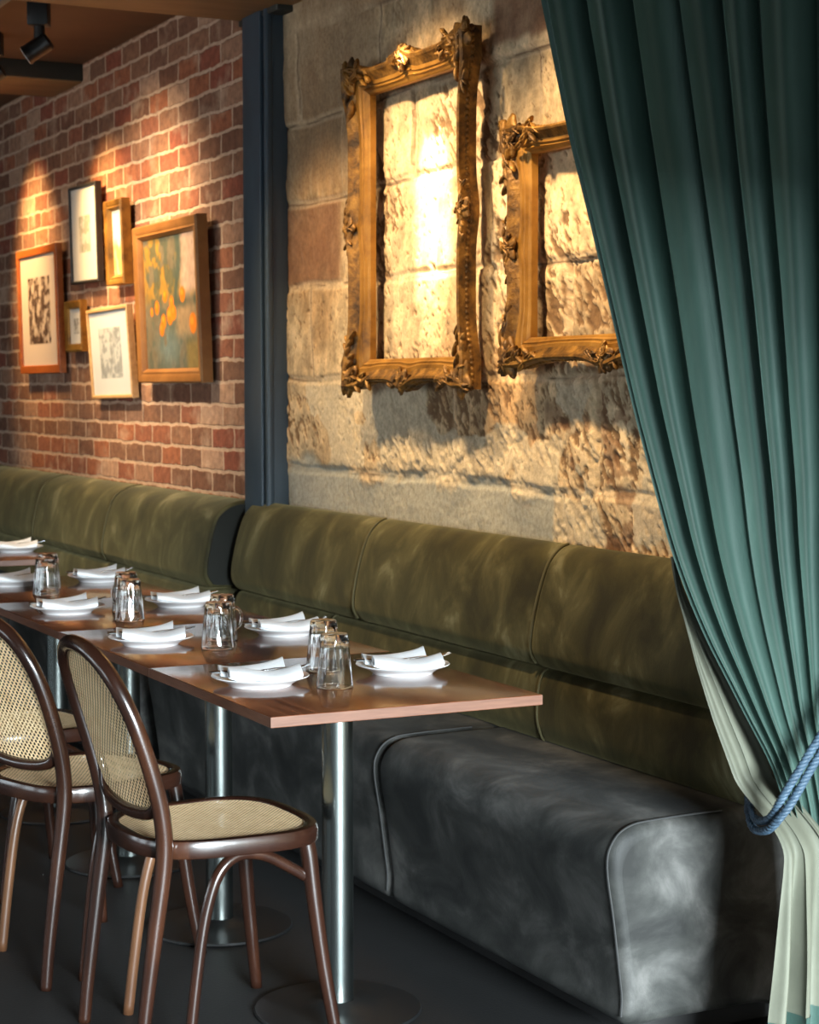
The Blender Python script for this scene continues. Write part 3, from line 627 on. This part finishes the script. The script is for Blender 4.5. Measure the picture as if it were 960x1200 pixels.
# ------------------------------------------------------------------ ornate gilt frames on the stone wall
def ornate(name, label, yo0, yo1, zo0, zo1, yi0, yi1, zi0, zi1, xb=2.575, depth=.062):
    """empty gilt frame: swept moulding with scalloped outer edge, leafy corners and centres"""
    cy, cz = (yi0 + yi1) / 2, (zi0 + zi1) / 2
    t = thing(name, label, 'frame', (xb, cy, cz), 0, 'empty gilt frames on the stone wall')
    corners_i = [(yi1, zi0), (yi0, zi0), (yi0, zi1), (yi1, zi1)]; corners_o = [(yo1, zo0), (yo0, zo0), (yo0, zo1), (yo1, zo1)]
    # moulding: (fraction inner->outer, protrusion)
    prof = [(0, .0), (0, .30), (.04, .36), (.10, .40), (.17, .52), (.22, .50), (.26, .52), (.30, .60), (.45, .62), (.62, .74), (.78, .95), (.88, 1.0), (.96, .93), (1.0, .75), (1.0, .05), (.9, 0)]
    G = []; n = 60
    for k in range(4):
        i0, i1 = np.array(corners_i[k]), np.array(corners_i[(k + 1) % 4]); o0, o1 = np.array(corners_o[k]), np.array(corners_o[(k + 1) % 4])
        mid = (i0 + i1) / 2; outd = ((o0 + o1) / 2 - mid); wdt = np.linalg.norm(outd); outd = outd / wdt
        for j in range(n):
            s = j / n; d = min(s, 1 - s); ip = i0 * (1 - s) + i1 * s; op = o0 * (1 - s) + o1 * s
            sc_ = (.26 if k % 2 == 0 else .34) * wdt * (1 - math.exp(-((max(0, d - .06)) / .09) ** 2)) - (.30 if k % 2 == 0 else .22) * wdt * math.exp(-((s - .5) / .07) ** 2)
            op = op - outd * sc_
            sw = 1 + .12 * math.exp(-(d / .1) ** 2)
            row = []
            for (f, pr) in prof:
                p = ip * (1 - f) + op * f; row.append((-depth * pr * sw, p[0] - cy, p[1] - cz))
            G.append(row)
    mb = MB(); mb.grid([r_[:9] for r_ in G], closed_u=True, flip=True); mb.build('inner_moulding', M['gilt'], t, angle=25)
    mb = MB(); mb.grid([r_[8:] + [(0.0, r_[0][1], r_[0][2]), r_[0]] for r_ in G], closed_u=True, flip=True); mb.build('outer_moulding', M['giltdark'], t, angle=25)
    r = random.Random(len(label))
    def leafy(cyy, czz, dirs, size, nleaf, name='carved_ornament'):
        mb = MB()
        def blob(c, rx, ry, rz, ang=0, seg=12, rough=0.0, ph=0.0):
            G = []
            for a in np.linspace(0.02, PI - .02, 8):
                row = []
                for q in np.linspace(0, 2 * PI, seg, endpoint=False):
                    f = 1 + rough * math.sin(5 * q + ph) * math.sin(a); y_ = ry * f * math.sin(a) * math.cos(q); z_ = rz * f * math.sin(a) * math.sin(q)
                    row.append((c[0] - rx * math.cos(a), c[1] + y_ * math.cos(ang) - z_ * math.sin(ang), c[2] + y_ * math.sin(ang) + z_ * math.cos(ang)))
                G.append(row)
            mb.grid(G, closed_v=True, flip=True)
        X0 = -depth * .80; y_, z_ = cyy - cy, czz - cz
        blob((X0, y_, z_), size * .16, size * .62, size * .62, r.random(), 28, .22, r.random() * 6)
        for k in range(nleaf):
            dy, dz, ln = dirs[k % len(dirs)]; q = (k // len(dirs) + .6) / (nleaf / len(dirs)); ang = math.atan2(dz, dy) + r.uniform(-.55, .55) * (1.3 - q)
            c = (X0 - size * (.16 - .12 * q), y_ + math.cos(ang) * size * ln * q, z_ + math.sin(ang) * size * ln * q)
            fan = ang + r.choice((-1, 1)) * r.uniform(.2, .9)
            blob(c, size * .12, size * r.uniform(.20, .32), size * r.uniform(.05, .085), fan, 8)
            if k % 2 == 0:
                pts = [(c[0] - .003, c[1] + .13 * size * math.cos(a + fan) * (1 - a / 8), c[2] + .13 * size * math.sin(a + fan) * (1 - a / 8)) for a in np.linspace(0, 6.2, 14)]
                mb.tube(pts, size * .035, 6)
        mb.build(name, M['giltdark'], t, angle=60)
    w = (yo1 - yo0); s = min(yi0 - yo0, yo1 - yi1)
    for k in range(4):
        ci, co = corners_i[k], corners_o[k]; cyy, czz = co[0] * .66 + ci[0] * .34, co[1] * .66 + ci[1] * .34
        sy = -math.copysign(1, co[0] - ci[0]); sz = -math.copysign(1, co[1] - ci[1])
        leafy(cyy, czz, [(sy, 0, 1.7), (0, sz, 1.7), (-sy, -sz, .55), (sy, sz, .4)], .085, 44)
    for (a, b_) in (((yo0 + yo1) / 2, zo0 * .72 + zi0 * .28), ((yo0 + yo1) / 2, zo1 * .72 + zi1 * .28)): leafy(a, b_, [(1, 0, 1.3), (-1, 0, 1.3), (0, 1, .5), (0, -1, .5)], .062, 26)
    for (a, b_) in ((yo0 * .72 + yi0 * .28, (zo0 + zo1) / 2), (yo1 * .72 + yi1 * .28, (zo0 + zo1) / 2)): leafy(a, b_, [(0, 1, 1.3), (0, -1, 1.3), (1, 0, .5), (-1, 0, .5)], .062, 26)
    # beaded outer edge
    mb = MB()
    for k in range(4):
        o0, o1 = np.array(corners_o[k]), np.array(corners_o[(k + 1) % 4]); i0, i1 = np.array(corners_i[k]), np.array(corners_i[(k + 1) % 4])
        Ln = np.linalg.norm(o1 - o0); nb = int(Ln / .016) * 6; inn = ((i0 + i1) / 2 - (o0 + o1) / 2); wdt = np.linalg.norm(inn); inn = inn / wdt; pts = []; rad = []
        for j in range(nb + 1):
            q = j / nb; d = min(q, 1 - q); sc_ = (.26 if k % 2 == 0 else .34) * wdt * (1 - math.exp(-((max(0, d - .06)) / .09) ** 2)) - (.30 if k % 2 == 0 else .22) * wdt * math.exp(-((q - .5) / .07) ** 2)
            p = o0 * (1 - q) + o1 * q + inn * (sc_ + .003); pts.append((-depth * .52, p[0] - cy, p[1] - cz)); rad.append(.0035 + .0045 * abs(math.sin(j / 6 * PI)))
        mb.tube(pts, rad, 8)
    mb.build('beaded_edge', M['giltdark'], t, angle=None)
    # slim fixing blocks on the wall side
    for (a, b_) in ((cy, zi1 + .04), (cy, zi0 - .04)):
        mb = MB(); mb.box((-.002, a - cy - .05, b_ - cz - .015), (.05, a - cy + .05, b_ - cz + .015)); mb.build('wall_fixing', M['black'], t, smooth=False)
    return t
ornate('ornate_frame', 'large empty gilt frame with carved corners on the stone wall', 4.685, 5.505, 1.40, 2.41, 4.78, 5.375, 1.494, 2.313)
ornate('ornate_frame', 'smaller empty gilt frame partly hidden behind the green curtain', 3.46, 4.480, 1.455, 2.10, 3.56, 4.380, 1.538, 2.022)

# ------------------------------------------------------------------ curtain
cur = thing('curtain', 'floor length teal velvet curtain tied back at the right of the bench', 'curtain', (2.5, 3.05, 0))
def itp(z, pts): p = sorted(pts); return np.interp(z, [q[0] for q in p], [q[1] for q in p])
OUT = [(2.89, 1.61), (2.5, 1.695), (2.113, 1.79), (1.87, 1.852), (1.635, 1.922), (1.36, 2.002), (1.097, 2.088), (.9, 2.165), (.735, 2.235), (.62, 2.285), (.528, 2.322), (.45, 2.318), (.3, 2.298), (.14, 2.28), (.02, 2.27)]
VEL = [(2.89, 1.61), (2.5, 1.695), (2.113, 1.79), (1.87, 1.852), (1.635, 1.922), (1.36, 2.002), (1.097, 2.088), (1.0, 2.13), (.9, 2.182), (.83, 2.226), (.74, 2.278), (.66, 2.328), (.55, 2.375), (.4, 2.415), (.2, 2.43), (.02, 2.44)]
RGT = [(2.89, 2.585), (1.6, 2.585), (1.2, 2.575), (.9, 2.55), (.72, 2.52), (.6, 2.52), (.4, 2.55), (.02, 2.575)]
def smooth1(a, k=9): 
    p = np.pad(a, k, mode='edge'); w = np.hanning(2 * k + 1); w /= w.sum(); return np.convolve(p, w, 'valid')
def cloth(name, left, right, zt, zb, nf, amp, yfun, m, parent, phase=0., seed=1, nu=360, nz=150, lean=.34, sharp=.0, zedge=None):
    zs = np.linspace(zt, zb, nz); XL = smooth1(itp(zs, left), 5); XR = smooth1(itp(zs, right), 5); u = np.linspace(0, 1, nu)
    rr = np.random.default_rng(seed); am = rr.uniform(.5, 1.35, nf + 3); wd = rr.uniform(.55, 1.5, nf); cum = np.concatenate([[0], np.cumsum(wd)]) / wd.sum()
    ph = np.interp(u, cum, np.arange(nf + 1)); G = []
    for j, z in enumerate(zs):
        w = XR[j] - XL[j]; sp = w / nf
        pz = ph + .10 * np.sin(z * 2.1 + u * 9 + seed) * min(1, max(0, (max(zt, 1.07) - z) / .5))
        th = 2 * PI * (pz + phase); A = np.interp(ph, np.arange(nf + 3), am) * amp(z)
        edge = np.minimum(1, np.minimum(u, 1 - u) * nf * 1.5 + .25)
        c = np.cos(th); y = A * edge * (c + .28 * np.cos(2 * th + .5) + .10 * np.cos(3 * th + 1.0))
        y += amp(z) * .25 * (fbm(u * nf * 1.3 + 5, np.full(nu, z * 1.6), 3, seed + 40) - .5) * 2
        x = XL[j] + w * u + lean * sp * edge * np.sin(th + .9) * .6
        zz = np.full(nu, z) if zedge is None else z + zedge(u, x, z)
        G.append(np.stack([x - 2.5, yfun(z, u) + y - 3.05, zz], -1))
    mb = MB(); mb.grid(np.array(G)); return mb.build(name, m, parent, angle=None)
def tiepinch(z): return math.exp(-((z - .60) / .16) ** 2)
cloth('velvet_panel', VEL, RGT, 2.89, .03, 8, lambda z: 0.006 + .022 * (float(itp(z, RGT)) - float(itp(z, VEL))) / .9, lambda z, u: 3.05 - .012 * tiepinch(z) + 0 * u, M['curtain'], cur, phase=.15, seed=4, nz=190, lean=.50, nu=520)
LR = [(1.1, 2.13), (1.0, 2.16), (.9, 2.22), (.83, 2.27), (.74, 2.33), (.66, 2.38), (.56, 2.42), (.45, 2.45), (.3, 2.475), (.14, 2.49), (.02, 2.50)]
ly = lambda z, u: 3.10 - .125 * float(sstep(.62, .47, np.array(z))) + 0 * u
la = lambda z: 0.006 + .032 * float(sstep(.55, .2, np.array(z)))
OUTL = [(1.1, 2.125), (1.0, 2.142), (.92, 2.17), (.85, 2.192)] + [p for p in OUT if p[0] < .8]
lin_o = cloth('lining', OUTL, LR, 1.07, .148, 3, la, ly, M['lining'], cur, phase=.35, seed=9, nu=200, nz=110, lean=.3)
cloth('hem', OUTL, LR, .150, .02, 3, lambda z: la(z) + .0015, lambda z, u: ly(z, u) - .002, M['curtain'], cur, phase=.35, seed=9, nu=200, nz=12, lean=.3)
# tie-back
tb = thing('curtain_tieback', 'twisted pale blue double cord tying the teal curtain back to the wall', 'tieback', (2.5, 3.0, .6))
path = [(2.595, 2.985, .955), (2.53, 2.955, .875), (2.46, 2.945, .80), (2.40, 2.94, .73), (2.36, 2.94, .68), (2.322, 2.945, .625), (2.302, 2.965, .575), (2.304, 3.01, .535), (2.32, 3.08, .53), (2.37, 3.15, .60), (2.46, 3.16, .75), (2.56, 3.09, .90), (2.595, 3.0, .955)]
for off in (-.0085, .0085):
    Pp, _ = spline([Vector(p) for p in path], [1] * len(path), 14)
    mb = MB(); L = 0; S = [[], [], []]
    for i, p in enumerate(Pp):
        if i: L += (p - Pp[i - 1]).length
        tn = (Pp[min(i + 1, len(Pp) - 1)] - Pp[max(i - 1, 0)]).normalized(); up = Vector((0, 0, 1)); bn = tn.cross(up).normalized(); nn_ = bn.cross(tn)
        c = p + nn_ * off * 1.15 + bn * off * .2
        for k in range(3):
            a = L / .030 * 2 * PI + k * 2 * PI / 3; S[k].append(c + nn_ * math.cos(a) * .0046 + bn * math.sin(a) * .0046)
    for k in range(3): mb.tube([q - Vector((2.5, 3.0, .6)) for q in S[k]], .0048, 7)
    mb.build('cord', M['rope'], tb, angle=None)
mb = MB(); mb.tube([(.125, -.012, .36), (.095, -.012, .36), (.085, -.012, .375)], .006, 8, sub=4); mb.build('wall_hook', M['brass'], tb)

# ------------------------------------------------------------------ ceiling spotlights
def spot(loc, rz, label, tilt=57):
    t = thing('track_spotlight', label, 'lamp', loc, rz, 'black ceiling spotlights')
    mb = MB(); mb.box((-.036, -.040, -.095), (.036, .040, 0), .004); mb.build('mounting_box', M['black'], t)
    mb = MB(); mb.tube([(.008, 0, -.093), (.008, 0, -.15)], .022, 16); mb.build('neck', M['black'], t)
    R = Matrix.Rotation(math.radians(tilt), 4, 'X'); hd = MB()
    hd.lathe([(.001, .045), (.030, .045), (.037, .038), (.037, -.055), (.039, -.058), (.039, -.064), (.035, -.064), (.034, -.052), (.001, -.05)], seg=32)
    hd.v = [tuple(R @ Vector(p) + Vector((.008, 0, -.172))) for p in hd.v]; h_ = hd.build('lamp_head', M['black'], t)
    ln = MB(); ln.lathe([(.001, -.058), (.035, -.059), (.036, -.0665), (.001, -.066)], seg=32); ln.v = [tuple(R @ Vector(p) + Vector((.008, 0, -.172))) for p in ln.v]; ln.build('lens', M['lens'], h_)
    return t
spot((2.05, 7.30, 2.9), math.radians(63), 'black ceiling spotlight hanging left of the brick wall, whole lamp in view')
spot((2.055, 8.03, 2.9), math.radians(63), 'black ceiling spotlight cut off by the left edge of the photo')
mb = MB(); mb.box((1.86, 6.5, 2.86), (1.90, 11, 2.9), .003); tag(mb.build('ceiling_rail', M['railgrey']), 'grey ceiling rail running along the top left corner', 'rail')

# ------------------------------------------------------------------ lights
def light(kind, loc, target, power, color, **kw):
    l = bpy.data.lights.new('scene_light', kind); l.energy = power; l.color = color
    for k, v in kw.items(): setattr(l, k, v)
    o = bpy.data.objects.new('scene_light', l); COL.objects.link(o); o.location = loc
    o.rotation_euler = (Vector(target) - Vector(loc)).to_track_quat('-Z', 'Y').to_euler(); return o
WARM = (1.0, .70, .36); AMB = (1.0, .78, .48)
light('AREA', (1.2, -6.5, 2.75), (1.5, 4, .75), 9200, (.84, .95, 1.0), shape='RECTANGLE', size=3.4, size_y=2.2)       # daylight through the shopfront
def sp(loc, tgt, p, ang, blend=.6, r=.03, c=WARM): return light('SPOT', loc, tgt, p, c, spot_size=math.radians(ang), spot_blend=blend, shadow_soft_size=r)
GOLD = (1.0, .60, .23); MID = (1.0, .71, .38)
sp((2.25, 5.08, 2.88), (2.62, 5.06, 1.95), 1100, 16, 1.0, .015, AMB)
sp((1.75, 5.0, 2.86), (2.62, 5.05, 1.8), 270, 60, 1.0, .06, MID)
sp((1.75, 6.0, 2.68), (2.62, 5.75, 1.5), 110, 56, 1.0, .06, MID)
sp((1.75, 4.0, 2.86), (2.62, 4.1, 1.75), 270, 60, 1.0, .06, MID)
for (y, p, a) in ((9.4, 330, 56), (8.2, 330, 54), (7.4, 190, 48)): sp((1.98, y + .15, 2.86), (2.62, y, 2.0), p, a, 1.0, .09, GOLD)
for y in (9.0, 7.6): sp((1.5, y, 2.86), (2.62, y, 1.65), 270, 80, 1.0, .06, (1, .76, .47))
light('AREA', (-.6, 6.5, 2.8), (-.2, 6.6, 0), 14, (1.0, .76, .5), shape='RECTANGLE', size=3.0, size_y=6.0)      # added soft warm fill in place of unseen room lamps
light('AREA', (.4, 7.8, 1.9), (.9, 7.8, 2.9), 10, (1.0, .66, .36), shape='RECTANGLE', size=1.5, size_y=3.0)  # added upward fill that brightens the ceiling and beams
w = bpy.data.worlds.new('World'); sc.world = w; w.use_nodes = True
w.node_tree.nodes['Background'].inputs['Color'].default_value = (.62, .80, .9, 1); w.node_tree.nodes['Background'].inputs['Strength'].default_value = .6

# ------------------------------------------------------------------ camera
cd = bpy.data.cameras.new('Camera'); cam = bpy.data.objects.new('Camera', cd); COL.objects.link(cam); sc.camera = cam
cd.sensor_fit = 'VERTICAL'; cd.sensor_height = 36; cd.lens = 2220 / 1200 * 36
cam.location = (0, 0, 1.40); cam.rotation_euler = (math.radians(90 - 3.70), 0, math.radians(-26.6))
cd.dof.use_dof = True; cd.dof.focus_distance = 4.15; cd.dof.aperture_fstop = 8.0
sc.view_settings.view_transform = 'Standard'; sc.view_settings.look = 'None'; sc.view_settings.gamma = 1; sc.view_settings.exposure = 0
try: sc.view_settings.use_curve_mapping = False
except Exception: pass
